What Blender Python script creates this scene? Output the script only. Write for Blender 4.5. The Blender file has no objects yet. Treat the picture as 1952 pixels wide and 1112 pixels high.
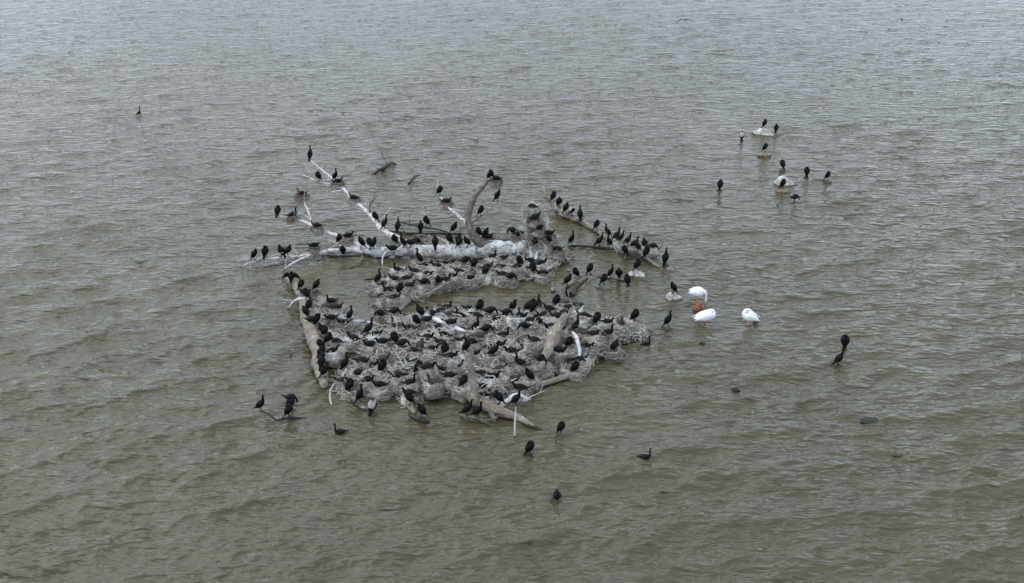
import bpy, math, random
import numpy as np
from mathutils import Vector, noise

random.seed(7)
RNG = np.random.default_rng(11)
scene = bpy.context.scene
COL = scene.collection

# ------------------------------------------------------------------ camera
CAM_H, PITCH, FPX, W0, H0 = 29.0, math.radians(25.0), 2250.0, 1952.0, 1112.0
cam_d = bpy.data.cameras.new('camera')
cam_d.sensor_width = 36.0
cam_d.lens = 36.0 * FPX / W0
cam_d.clip_start = 0.5
cam_d.clip_end = 12000
cam = bpy.data.objects.new('camera', cam_d)
COL.objects.link(cam)
cam.location = (0, 0, CAM_H)
cam.rotation_euler = (math.pi / 2 - PITCH, 0, 0)
scene.camera = cam

# ------------------------------------------------------------------ overcast sky, soft sun
SUN_EL, SUN_AZ = math.radians(56), math.radians(-62)
world = bpy.data.worlds.new('World')
scene.world = world
world.use_nodes = True
nt = world.node_tree
nt.nodes.clear()
wo = nt.nodes.new('ShaderNodeOutputWorld')
bg = nt.nodes.new('ShaderNodeBackground')
sky = nt.nodes.new('ShaderNodeTexSky')
sky.sky_type = 'NISHITA'
sky.sun_disc = False
sky.sun_elevation = SUN_EL
sky.sun_rotation = SUN_AZ
sky.dust_density = 4.0
sky.altitude = 300
hs = nt.nodes.new('ShaderNodeHueSaturation')
hs.inputs['Saturation'].default_value = 0.55
nt.links.new(sky.outputs[0], hs.inputs['Color'])
tc = nt.nodes.new('ShaderNodeTexCoord')
mp = nt.nodes.new('ShaderNodeMapping')
mp.inputs['Scale'].default_value = (1.0, 1.0, 2.4)
nt.links.new(tc.outputs['Generated'], mp.inputs[0])
cn = nt.nodes.new('ShaderNodeTexNoise')
cn.inputs['Scale'].default_value = 2.2
cn.inputs['Detail'].default_value = 7
cn.inputs['Roughness'].default_value = 0.55
nt.links.new(mp.outputs[0], cn.inputs['Vector'])
cr = nt.nodes.new('ShaderNodeValToRGB')
cr.color_ramp.elements[0].position = 0.36
cr.color_ramp.elements[0].color = (0.46, 0.54, 0.65, 1)
cr.color_ramp.elements[1].position = 0.66
cr.color_ramp.elements[1].color = (0.84, 0.96, 1.14, 1)
nt.links.new(cn.outputs['Fac'], cr.inputs[0])
vm = nt.nodes.new('ShaderNodeVectorMath')
vm.operation = 'SCALE'
vm.inputs['Scale'].default_value = 18.5
nt.links.new(cr.outputs[0], vm.inputs[0])
# bright cloud deck, a little thicker and darker overhead than towards the horizon
sz = nt.nodes.new('ShaderNodeSeparateXYZ')
nt.links.new(tc.outputs['Generated'], sz.inputs[0])
cie = nt.nodes.new('ShaderNodeMapRange')
cie.inputs['From Min'].default_value = 0.0
cie.inputs['From Max'].default_value = 1.0
cie.inputs['To Min'].default_value = 16.0
cie.inputs['To Max'].default_value = 17.5
nt.links.new(sz.outputs['Z'], cie.inputs['Value'])
nt.links.new(cie.outputs['Result'], vm.inputs['Scale'])
mx = nt.nodes.new('ShaderNodeMix')
mx.data_type = 'RGBA'
mx.inputs[0].default_value = 0.8
nt.links.new(hs.outputs[0], mx.inputs[6])
nt.links.new(vm.outputs[0], mx.inputs[7])
nt.links.new(mx.outputs[2], bg.inputs[0])
bg.inputs[1].default_value = 0.1
nt.links.new(bg.outputs[0], wo.inputs[0])

sun_d = bpy.data.lights.new('sun', 'SUN')
sun_d.energy = 1.1
sun_d.angle = math.radians(60)
sun_d.color = (1.0, 0.965, 0.92)
sun = bpy.data.objects.new('sun', sun_d)
COL.objects.link(sun)
sdir = Vector((math.sin(SUN_AZ) * math.cos(SUN_EL), math.cos(SUN_AZ) * math.cos(SUN_EL), math.sin(SUN_EL)))
sun.rotation_euler = sdir.to_track_quat('Z', 'Y').to_euler()

scene.view_settings.view_transform = 'Standard'
scene.view_settings.look = 'None'
scene.view_settings.gamma = 1
scene.view_settings.exposure = 0.42
scene.view_settings.use_curve_mapping = False
scene.render.engine = 'CYCLES'
scene.cycles.use_denoising = True
scene.cycles.adaptive_threshold = 0.005

# ------------------------------------------------------------------ helpers
CT, ST = math.cos(PITCH), math.sin(PITCH)


def P(px, py, z=0.0):
    """world point at height z seen along the line through a photograph point"""
    cx, cy = (px - 976.0) / FPX, (556.0 - py) / FPX
    d = (cx, CT + cy * ST, -ST + cy * CT)
    t = (z - CAM_H) / d[2]
    return Vector((d[0] * t, d[1] * t, z))


def project(p):
    x, y, z = p[0], p[1], p[2] - CAM_H
    dep = y * CT - z * ST
    return (976 + FPX * x / dep, 556 - FPX * (y * ST + z * CT) / dep)


def mesh_np(name, verts, faces, mat, smooth=False):
    """faces: (n,k) int array"""
    me = bpy.data.meshes.new(name)
    verts = np.asarray(verts, dtype=np.float32)
    faces = np.asarray(faces, dtype=np.int32)
    n, k = faces.shape
    me.vertices.add(len(verts))
    me.vertices.foreach_set('co', verts.ravel())
    me.loops.add(n * k)
    me.loops.foreach_set('vertex_index', faces.ravel())
    me.polygons.add(n)
    me.polygons.foreach_set('loop_start', np.arange(0, n * k, k, dtype=np.int32))
    if smooth:
        me.polygons.foreach_set('use_smooth', np.ones(n, dtype=bool))
    me.update(calc_edges=True)
    me.validate()
    me.materials.append(mat)
    return me


def mesh_py(name, verts, faces, mat, smooth=True):
    me = bpy.data.meshes.new(name)
    me.from_pydata([tuple(v) for v in verts], [], faces)
    me.update()
    if smooth:
        for p in me.polygons:
            p.use_smooth = True
    me.materials.append(mat)
    return me


def link(name, data, parent=None, loc=None):
    o = bpy.data.objects.new(name, data)
    COL.objects.link(o)
    if loc is not None:
        o.location = loc
    if parent is not None:
        o.parent = parent
    return o


def tag(o, label=None, cat=None, group=None, kind=None):
    if label:
        o['label'] = label
    if cat:
        o['category'] = cat
    if group:
        o['group'] = group
    if kind:
        o['kind'] = kind
    return o


class N:
    """tiny node-graph helper"""
    def __init__(self, name):
        self.m = bpy.data.materials.new(name)
        self.m.use_nodes = True
        self.t = self.m.node_tree
        self.b = self.t.nodes['Principled BSDF']
        self.out = self.t.nodes['Material Output']

    def n(self, kind, **kw):
        nd = self.t.nodes.new(kind)
        for k, v in kw.items():
            setattr(nd, k, v)
        return nd

    def l(self, a, b):
        self.t.links.new(a, b)

    def coords(self, which='Object', scale=(1, 1, 1), rot=(0, 0, 0)):
        c = self.n('ShaderNodeTexCoord')
        m = self.n('ShaderNodeMapping')
        m.inputs['Scale'].default_value = scale
        m.inputs['Rotation'].default_value = rot
        m.inputs['Location'].default_value = (3.7, 11.3, 0.41) if which == 'Object' and scale[0] < 0.9 else (0, 0, 0)
        self.l(c.outputs[which], m.inputs[0])
        return m.outputs[0]

    def noise(self, vec, scale, detail=4, rough=0.5, dist=0.0):
        x = self.n('ShaderNodeTexNoise')
        x.inputs['Scale'].default_value = scale
        x.inputs['Detail'].default_value = detail
        x.inputs['Roughness'].default_value = rough
        x.inputs['Distortion'].default_value = dist
        if vec is not None:
            self.l(vec, x.inputs['Vector'])
        return x.outputs['Fac']

    def ramp(self, fac, stops):
        r = self.n('ShaderNodeValToRGB')
        e = r.color_ramp.elements
        while len(e) < len(stops):
            e.new(0.5)
        for i, (p, c) in enumerate(stops):
            e[i].position = p
            e[i].color = (*c, 1) if len(c) == 3 else c
        self.l(fac, r.inputs[0])
        return r.outputs[0]

    def mix(self, fac, a, b, blend='MIX'):
        m = self.n('ShaderNodeMix')
        m.data_type = 'RGBA'
        m.blend_type = blend
        for s, v in ((0, fac), (6, a), (7, b)):
            if hasattr(v, 'is_linked') or hasattr(v, 'links'):
                self.l(v, m.inputs[s])
            else:
                m.inputs[s].default_value = (*v, 1) if isinstance(v, tuple) else v
        return m.outputs[2]

    def math(self, op, a, b=None):
        m = self.n('ShaderNodeMath', operation=op)
        for i, v in ((0, a), (1, b)):
            if v is None:
                continue
            if hasattr(v, 'links'):
                self.l(v, m.inputs[i])
            else:
                m.inputs[i].default_value = v
        return m.outputs[0]

    def bump(self, height, dist, strength=1.0, normal=None):
        b = self.n('ShaderNodeBump')
        b.inputs['Strength'].default_value = strength
        b.inputs['Distance'].default_value = dist
        self.l(height, b.inputs['Height'])
        if normal is not None:
            self.l(normal, b.inputs['Normal'])
        return b.outputs[0]


# ------------------------------------------------------------------ materials
def mat_water():
    g = N('lake_water')
    v = g.coords('Object')
    murk = g.ramp(g.noise(v, 0.06, 4, 0.5), [(0.3, (0.055, 0.0485, 0.0255)), (0.7, (0.068, 0.0595, 0.032))])
    g.l(murk, g.b.inputs['Base Color'])
    g.b.inputs['Roughness'].default_value = 0.03
    g.b.inputs['IOR'].default_value = 1.333
    # fine wind ripples, longer across the wind than along it
    v1 = g.coords('Object', (0.55, 1.6, 1.0), (0, 0, math.radians(-18)))
    v2 = g.coords('Object', (0.7, 1.7, 1.0), (0, 0, math.radians(16)))
    v3 = g.coords('Object', (0.5, 1.5, 1.0), (0, 0, math.radians(4)))
    a = g.noise(v1, 1.35, 1.5, 0.5, 0.7)
    b = g.noise(v2, 2.7, 1, 0.5, 0.5)
    calm = g.n('ShaderNodeAttribute', attribute_name='ruffle').outputs['Fac']
    n0 = g.bump(g.math('MULTIPLY', g.noise(v3, 0.75, 2, 0.5, 0.8), calm), 0.17)
    n1 = g.bump(g.math('MULTIPLY', a, calm), 0.24, normal=n0)
    n2 = g.bump(g.math('MULTIPLY', b, calm), 0.095, normal=n1)
    g.l(n2, g.b.inputs['Normal'])
    return g.m


def mat_wood(name, lo, hi, guano, gcol=(0.62, 0.61, 0.58), axis_scale=(1, 1, 1)):
    g = N(name)
    v = g.coords('Object', axis_scale)
    base = g.ramp(g.noise(v, 2.6, 8, 0.65, 0.5), [(0.28, lo), (0.72, hi)])
    fine = g.ramp(g.noise(v, 21.0, 6, 0.7, 1.2), [(0.34, (0.30, 0.28, 0.25)), (0.58, (1, 1, 1))])
    base = g.mix(1.0, base, fine, 'MULTIPLY')
    # droppings splashed on it
    mask = g.ramp(g.noise(v, 2.6, 9, 0.75), [(0.60 - 0.24 * guano, (0, 0, 0)), (0.68 - 0.20 * guano, (1, 1, 1))])
    col = g.mix(mask, base, gcol)
    # soaked, algae-stained wood along the water line
    sx = g.n('ShaderNodeSeparateXYZ')
    g.l(g.n('ShaderNodeNewGeometry').outputs['Position'], sx.inputs[0])
    hgt = g.math('ADD', sx.outputs['Z'], g.math('MULTIPLY', g.noise(v, 4, 4), 0.12))
    col = g.mix(1.0, col, g.ramp(hgt, [(0.09, (0.22, 0.20, 0.13)), (0.2, (1, 1, 1))]), 'MULTIPLY')
    # long drying cracks
    crk = g.noise(v, 7, 3, 0.5, 2.5)
    col = g.mix(1.0, col, g.ramp(crk, [(0.36, (0.35, 0.32, 0.28)), (0.42, (1, 1, 1))]), 'MULTIPLY')
    g.l(col, g.b.inputs['Base Color'])
    g.b.inputs['Roughness'].default_value = 0.85
    n0 = g.bump(g.noise(v, 6, 6, 0.65, 1.5), 0.12)
    g.l(g.bump(g.noise(v, 24, 8, 0.7, 1.0), 0.05, normal=n0), g.b.inputs['Normal'])
    return g.m


def mat_sticks(name, stops, guano, tones=((0.80, 0.76, 0.71), (1.3, 1.29, 1.27))):
    g = N(name)
    geo = g.n('ShaderNodeNewGeometry')
    col = g.ramp(geo.outputs['Random Per Island'], stops)
    v = g.n('ShaderNodeNewGeometry').outputs['Position']
    mask = g.ramp(g.noise(v, 0.9, 7, 0.7), [(0.62 - 0.2 * guano, (0, 0, 0)), (0.70 - 0.12 * guano, (0.92, 0.92, 0.92))])
    col = g.mix(mask, col, (0.72, 0.715, 0.69))
    tone = g.ramp(g.n('ShaderNodeObjectInfo').outputs['Random'], [(0.0, tones[0]), (1.0, tones[1])])
    col = g.mix(1.0, col, tone, 'MULTIPLY')
    g.l(col, g.b.inputs['Base Color'])
    g.b.inputs['Roughness'].default_value = 0.9
    return g.m


def mat_plumage(name, col, col2, rough=0.42):
    g = N(name)
    oi = g.n('ShaderNodeObjectInfo')
    c = g.mix(oi.outputs['Random'], col, col2)
    v = g.coords('Object')
    scal = g.ramp(g.noise(v, 30, 3, 0.6), [(0.35, (0.55, 0.55, 0.55)), (0.65, (1.25, 1.25, 1.25))])
    c = g.mix(1.0, c, scal, 'MULTIPLY')
    g.l(c, g.b.inputs['Base Color'])
    g.b.inputs['Roughness'].default_value = rough
    g.b.inputs['Specular IOR Level'].default_value = 0.10
    g.l(g.bump(g.noise(v, 45, 4, 0.6), 0.012), g.b.inputs['Normal'])
    return g.m


def mat_plain(name, col, rough=0.6, var=0.25, scale=14):
    g = N(name)
    v = g.coords('Object')
    a = tuple(c * (1 - var) for c in col)
    b = tuple(min(1, c * (1 + var)) for c in col)
    g.l(g.ramp(g.noise(v, scale, 5, 0.6), [(0.3, a), (0.7, b)]), g.b.inputs['Base Color'])
    g.b.inputs['Roughness'].default_value = rough
    return g.m


def mat_rock(name, lo, hi, guano):
    g = N(name)
    v = g.coords('Object')
    base = g.ramp(g.noise(v, 3.0, 9, 0.65), [(0.3, lo), (0.7, hi)])
    nz = g.n('ShaderNodeSeparateXYZ')
    tco = g.n('ShaderNodeNewGeometry')
    g.l(tco.outputs['Position'], nz.inputs[0])
    # algae and wet stain band just above the water line
    hgt = g.math('ADD', nz.outputs['Z'], g.math('MULTIPLY', g.noise(v, 5, 4), 0.12))
    wet = g.ramp(hgt, [(0.10, (0.22, 0.21, 0.15)), (0.2, (1, 1, 1))])
    mask = g.ramp(g.noise(v, 2.4, 7, 0.65), [(0.60 - 0.36 * guano, (0, 0, 0)), (0.72 - 0.28 * guano, (1, 1, 1))])
    col = g.mix(1.0, g.mix(mask, base, (0.60, 0.59, 0.55)), wet, 'MULTIPLY')
    g.l(col, g.b.inputs['Base Color'])
    g.b.inputs['Roughness'].default_value = 0.75
    g.l(g.bump(g.noise(v, 9, 8, 0.65), 0.08), g.b.inputs['Normal'])
    return g.m


M = {}
M['water'] = mat_water()
M['pale_wood'] = mat_wood('bleached_wood', (0.27, 0.25, 0.22), (0.54, 0.51, 0.46), 0.8, (0.73, 0.72, 0.70))
M['grey_wood'] = mat_wood('grey_wood', (0.13, 0.115, 0.095), (0.33, 0.30, 0.255), 0.30)
M['tan_wood'] = mat_wood('tan_wood', (0.25, 0.205, 0.15), (0.50, 0.43, 0.345), 0.12)
M['brown_wood'] = mat_wood('brown_wood', (0.12, 0.10, 0.08), (0.29, 0.255, 0.21), 0.1)
M['wet_wood'] = mat_wood('wet_wood', (0.035, 0.03, 0.024), (0.13, 0.115, 0.09), -0.1)
M['white_wood'] = mat_wood('whitewashed_wood', (0.40, 0.37, 0.33), (0.60, 0.58, 0.54), 1.0, (0.75, 0.74, 0.71))
STK = [(0.0, (0.09, 0.078, 0.062)), (0.3, (0.25, 0.225, 0.19)), (0.7, (0.45, 0.42, 0.37)), (1.0, (0.66, 0.63, 0.58))]
M['sticks'] = mat_sticks('raft_sticks', STK, 0.85, ((1.02, 1.0, 0.96), (1.06, 1.05, 1.02)))
M['branch_nest'] = mat_sticks('branch_nest_twigs', [(0.0, (0.035, 0.027, 0.02)), (0.5, (0.11, 0.09, 0.07)), (1.0, (0.30, 0.26, 0.22))], -0.3)
M['nest'] = mat_sticks('nest_twigs', [(0.0, (0.06, 0.05, 0.04)), (0.35, (0.23, 0.205, 0.175)), (0.75, (0.42, 0.39, 0.35)), (1.0, (0.62, 0.59, 0.54))], 0.55)
M['mat_base'] = mat_wood('trampled_debris', (0.025, 0.021, 0.016), (0.10, 0.086, 0.068), 0.4, (0.42, 0.41, 0.38))
M['black'] = mat_plumage('cormorant_plumage', (0.0022, 0.0022, 0.0028), (0.006, 0.0054, 0.005), 0.6)
M['brown'] = mat_plumage('brown_plumage', (0.035, 0.028, 0.022), (0.055, 0.045, 0.036), 0.6)
M['pale_back'] = mat_plumage('pale_back_plumage', (0.30, 0.28, 0.26), (0.36, 0.33, 0.31), 0.7)
M['bill'] = mat_plain('bill_horn', (0.16, 0.10, 0.04), 0.5)
M['leg'] = mat_plain('leg_black', (0.012, 0.012, 0.012), 0.6)
M['white'] = mat_plumage('pelican_plumage', (0.80, 0.80, 0.79), (0.82, 0.82, 0.81), 0.75)
M['orange'] = mat_plain('pelican_bill', (0.62, 0.24, 0.06), 0.5)
M['wing_shade_grey'] = mat_plain('pelican_wing', (0.70, 0.71, 0.74), 0.7, 0.12)  # feather grey, with the shadow streak along the wing put into the colour
M['gull'] = mat_plain('flying_bird_plumage', (0.02, 0.02, 0.022), 0.7)
M['rock_pale'] = mat_rock('pale_rock', (0.20, 0.175, 0.15), (0.40, 0.37, 0.33), 0.42)
M['rock_tan'] = mat_rock('tan_rock', (0.16, 0.12, 0.085), (0.33, 0.26, 0.20), 0.15)
M['rock_grey'] = mat_rock('grey_rock', (0.10, 0.095, 0.085), (0.24, 0.225, 0.20), 0.05)
M['rock_dark'] = mat_rock('wet_dark_rock', (0.02, 0.022, 0.016), (0.05, 0.05, 0.036), -0.4)
M['rock_red'] = mat_rock('rust_red_rock', (0.13, 0.042, 0.02), (0.27, 0.095, 0.045), -0.4)

# ------------------------------------------------------------------ water sheet
def build_water():
    ys = [-3000, -800, -200, -50, 0, 15, 22, 27]
    y = 30.0
    while y < 175:
        ys.append(y)
        y += 0.085 * (y / 40.0) ** 1.35
    step = 0.9
    while y < 9000:
        ys.append(y)
        step *= 1.25
        y += step
    ys = np.array(ys)
    half = np.maximum(26.0, np.abs(ys) * 0.56)
    nc = 660
    u = np.linspace(-1, 1, nc)
    wing = np.array([1.25, 1.8, 3.5, 9, 40])
    u = np.concatenate([-wing[::-1], u, wing])
    X = half[:, None] * u[None, :]
    Y = np.repeat(ys[:, None], len(u), 1)
    # local sampling distance (m) for fading out short waves where the sheet is coarse
    dy = np.gradient(ys)
    sp = np.maximum(dy, 2 * half / nc)[:, None]
    fan = np.clip((1.15 - np.abs(u)) / 0.12, 0, 1)[None, :]
    Z = np.zeros_like(X)
    DX = np.zeros_like(X)
    DY = np.zeros_like(X)
    rng = np.random.default_rng(3)
    K = 96
    lam = np.exp(rng.uniform(math.log(0.42), math.log(4.2), K))
    ang = np.radians(-90 + 19 + rng.normal(0, 23, K))
    ph = rng.uniform(0, 2 * math.pi, K)
    slope = 0.215 * math.sqrt(2.0 / K) * np.where(lam > 1.8, 0.82, 1.03)
    # slow gusts make ruffled and smoother patches
    gust = 1.0 + 0.18 * np.sin(X * 0.11 + Y * 0.05 + 1.0) * np.sin(Y * 0.09 - X * 0.03 + 2.0) + 0.15 * np.sin(X * 0.31 - Y * 0.14)
    # the chop grows over the fetch towards the near side
    gust = gust * np.interp(Y, [45, 75, 145], [1.12, 0.78, 0.42])
    # sheltered pool between the two nest rafts and in their lee
    shel = np.ones_like(X)
    for (px, py, sx, sy, amt) in ((900, 562, 7.0, 3.2, 0.72), (690, 565, 4.0, 4.5, 0.5), (680, 665, 2.0, 3.0, 0.7), (1090, 480, 4.5, 4.0, 0.4), (1130, 560, 4.0, 3.5, 0.35), (840, 790, 10.0, 2.6, 0.35), (1350, 610, 3.5, 2.5, 0.35), (1480, 320, 5.0, 6.0, 0.25), (620, 420, 6.0, 6.0, 0.2)):
        c = P(px, py)
        shel *= 1 - amt * np.exp(-((X - c.x) / sx) ** 2 - ((Y - c.y) / sy) ** 2)
    for k in range(K):
        kk = 2 * math.pi / lam[k]
        a = slope[k] / kk
        fade = np.clip((lam[k] / sp - 3.0) / 3.0, 0, 1)
        w = fade * fan * gust * shel
        th = kk * (math.cos(ang[k]) * X + math.sin(ang[k]) * Y) + ph[k]
        Z += a * w * np.sin(th)
        DX += 1.0 * a * w * math.cos(ang[k]) * np.cos(th)
        DY += 1.0 * a * w * math.sin(ang[k]) * np.cos(th)
    V = np.stack([X + DX, Y + DY, Z], -1).reshape(-1, 3)
    nr, ncol = X.shape
    i = np.arange(nr - 1)[:, None] * ncol + np.arange(ncol - 1)[None, :]
    F = np.stack([i, i + 1, i + 1 + ncol, i + ncol], -1).reshape(-1, 4)
    me = mesh_np('lake_water', V, F, M['water'], True)
    at = me.attributes.new('ruffle', 'FLOAT', 'POINT')
    at.data.foreach_set('value', (shel * np.interp(Y, [45, 75, 145], [1.0, 1.0, 0.95])).astype(np.float32).ravel())
    o = link('lake_water', me)
    tag(o, 'murky olive lake water with small grey wind ripples', 'water', kind='structure')


build_water()

# ------------------------------------------------------------------ tubes: trunks, branches, roots
SAMPLES = []          # (3D point, radius) along every piece of wood, for perching


def catmull(pts, step=0.16):
    pts = [np.array(p, float) for p in pts]
    ext = [2 * pts[0] - pts[1]] + pts + [2 * pts[-1] - pts[-2]]
    out = []
    for i in range(1, len(ext) - 2):
        p0, p1, p2, p3 = ext[i - 1], ext[i], ext[i + 1], ext[i + 2]
        n = max(2, int(np.linalg.norm((p2 - p1)[:3]) / step))
        for k in range(n):
            t = k / n
            out.append(0.5 * ((2 * p1) + (-p0 + p2) * t + (2 * p0 - 5 * p1 + 4 * p2 - p3) * t * t + (-p0 + 3 * p1 - 3 * p2 + p3) * t ** 3))
    out.append(pts[-1])
    for o in out:
        o[3] = max(o[3], 0.006)
    return out


def sweep(path, sides=9, rough=0.12, seed=0, gnarl=0.0):
    """path: list of [x,y,z,r] -> verts, faces of one closed tube"""
    verts, faces = [], []
    n = len(path)
    up = Vector((0.13, 0.21, 0.97))
    for i, p in enumerate(path):
        a = path[max(0, i - 1)]
        b = path[min(n - 1, i + 1)]
        t = Vector((b[0] - a[0], b[1] - a[1], b[2] - a[2]))
        if t.length < 1e-6:
            t = Vector((0, 0, 1))
        t.normalize()
        s = t.cross(up)
        if s.length < 0.05:
            s = t.cross(Vector((1, 0, 0)))
        s.normalize()
        q = s.cross(t)
        c = Vector(p[:3])
        if gnarl:
            c += Vector((noise.noise((i * 0.35, seed, 1)), noise.noise((i * 0.35, seed, 5)), noise.noise((i * 0.35, seed, 9)))) * gnarl
        for k in range(sides):
            an = 2 * math.pi * k / sides
            rr = p[3] * (1 + rough * 2 * noise.noise((i * 0.3 + seed, math.cos(an) * 1.4, math.sin(an) * 1.4 + seed * 0.7)))
            verts.append(c + (s * math.cos(an) + q * math.sin(an)) * rr)
    for i in range(n - 1):
        for k in range(sides):
            k2 = (k + 1) % sides
            faces.append((i * sides + k, i * sides + k2, (i + 1) * sides + k2, (i + 1) * sides + k))
    faces.append(tuple(range(sides - 1, -1, -1)))
    faces.append(tuple((n - 1) * sides + k for k in range(sides)))
    return verts, faces


SEED = [0]


def limb(name, ctrl, mat, parent=None, twigs=0, perch=True, origin=None, sides=11, gnarl=0.07):
    """ctrl: [(px,py,z,r)...] in photograph points; returns one mesh object"""
    SEED[0] += 1
    sd = SEED[0] * 3.7
    pts = []
    for (px, py, z, r) in ctrl:
        w = P(px, py, z)
        pts.append((w.x, w.y, w.z, r))
    path = catmull(pts)
    if perch:
        for p in path:
            SAMPLES.append((Vector(p[:3]), p[3]))
    V, F = sweep(path, sides, 0.22, sd, min(gnarl, 0.6 * path[len(path) // 2][3]))
    rnd = random.Random(int(sd * 10))
    for _ in range(twigs):
        p = path[rnd.randrange(len(path) // 5, len(path))]
        L = rnd.uniform(0.4, 1.5)
        d = Vector((rnd.uniform(-1, 1), rnd.uniform(-1, 1), rnd.uniform(-0.1, 1.0))).normalized()
        r0 = min(0.03, p[3] * 0.5)
        q = Vector(p[:3])
        tw = []
        for k in range(5):
            tw.append([q.x, q.y, q.z, r0 * (1 - k / 4.6)])
            d = (d + Vector((rnd.uniform(-.4, .4), rnd.uniform(-.4, .4), rnd.uniform(-.3, .35)))).normalized()
            q = q + d * L / 4
        fork = [tw[2][:3] + [tw[2][3] * .8]]
        d2 = (Vector(tw[3][:3]) - Vector(tw[2][:3])).normalized() + Vector((rnd.uniform(-.9, .9), rnd.uniform(-.9, .9), rnd.uniform(-.5, .6)))
        d2.normalize()
        for k in range(1, 4):
            fork.append([fork[-1][0] + d2.x * L * .17, fork[-1][1] + d2.y * L * .17, fork[-1][2] + d2.z * L * .17, r0 * .55 * (1 - k / 3.6)])
        for part in (tw, fork):
            v2, f2 = sweep(part, 5, 0.05, sd)
            off = len(V)
            V += v2
            F += [tuple(i + off for i in f) for f in f2]
    org = Vector(origin) if origin is not None else Vector(pts[len(pts) // 2][:3])
    me = mesh_py(name, [v - org for v in V], F, M[mat])
    return link(name, me, parent, (0, 0, 0) if parent is not None and origin is not None else org)


def tree(name, label, cat, pieces, group=None):
    """pieces: [(part name, ctrl, mat, twigs)]; an Empty parents them"""
    c0 = pieces[0][1]
    m = c0[len(c0) // 2]
    base = P(m[0], m[1], 0)
    e = link(name, None, None, base)
    tag(e, label, cat, group)
    for (nm, ctrl, mat, tw) in pieces:
        limb(nm, ctrl, mat, e, tw, origin=base)
    return e


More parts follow.
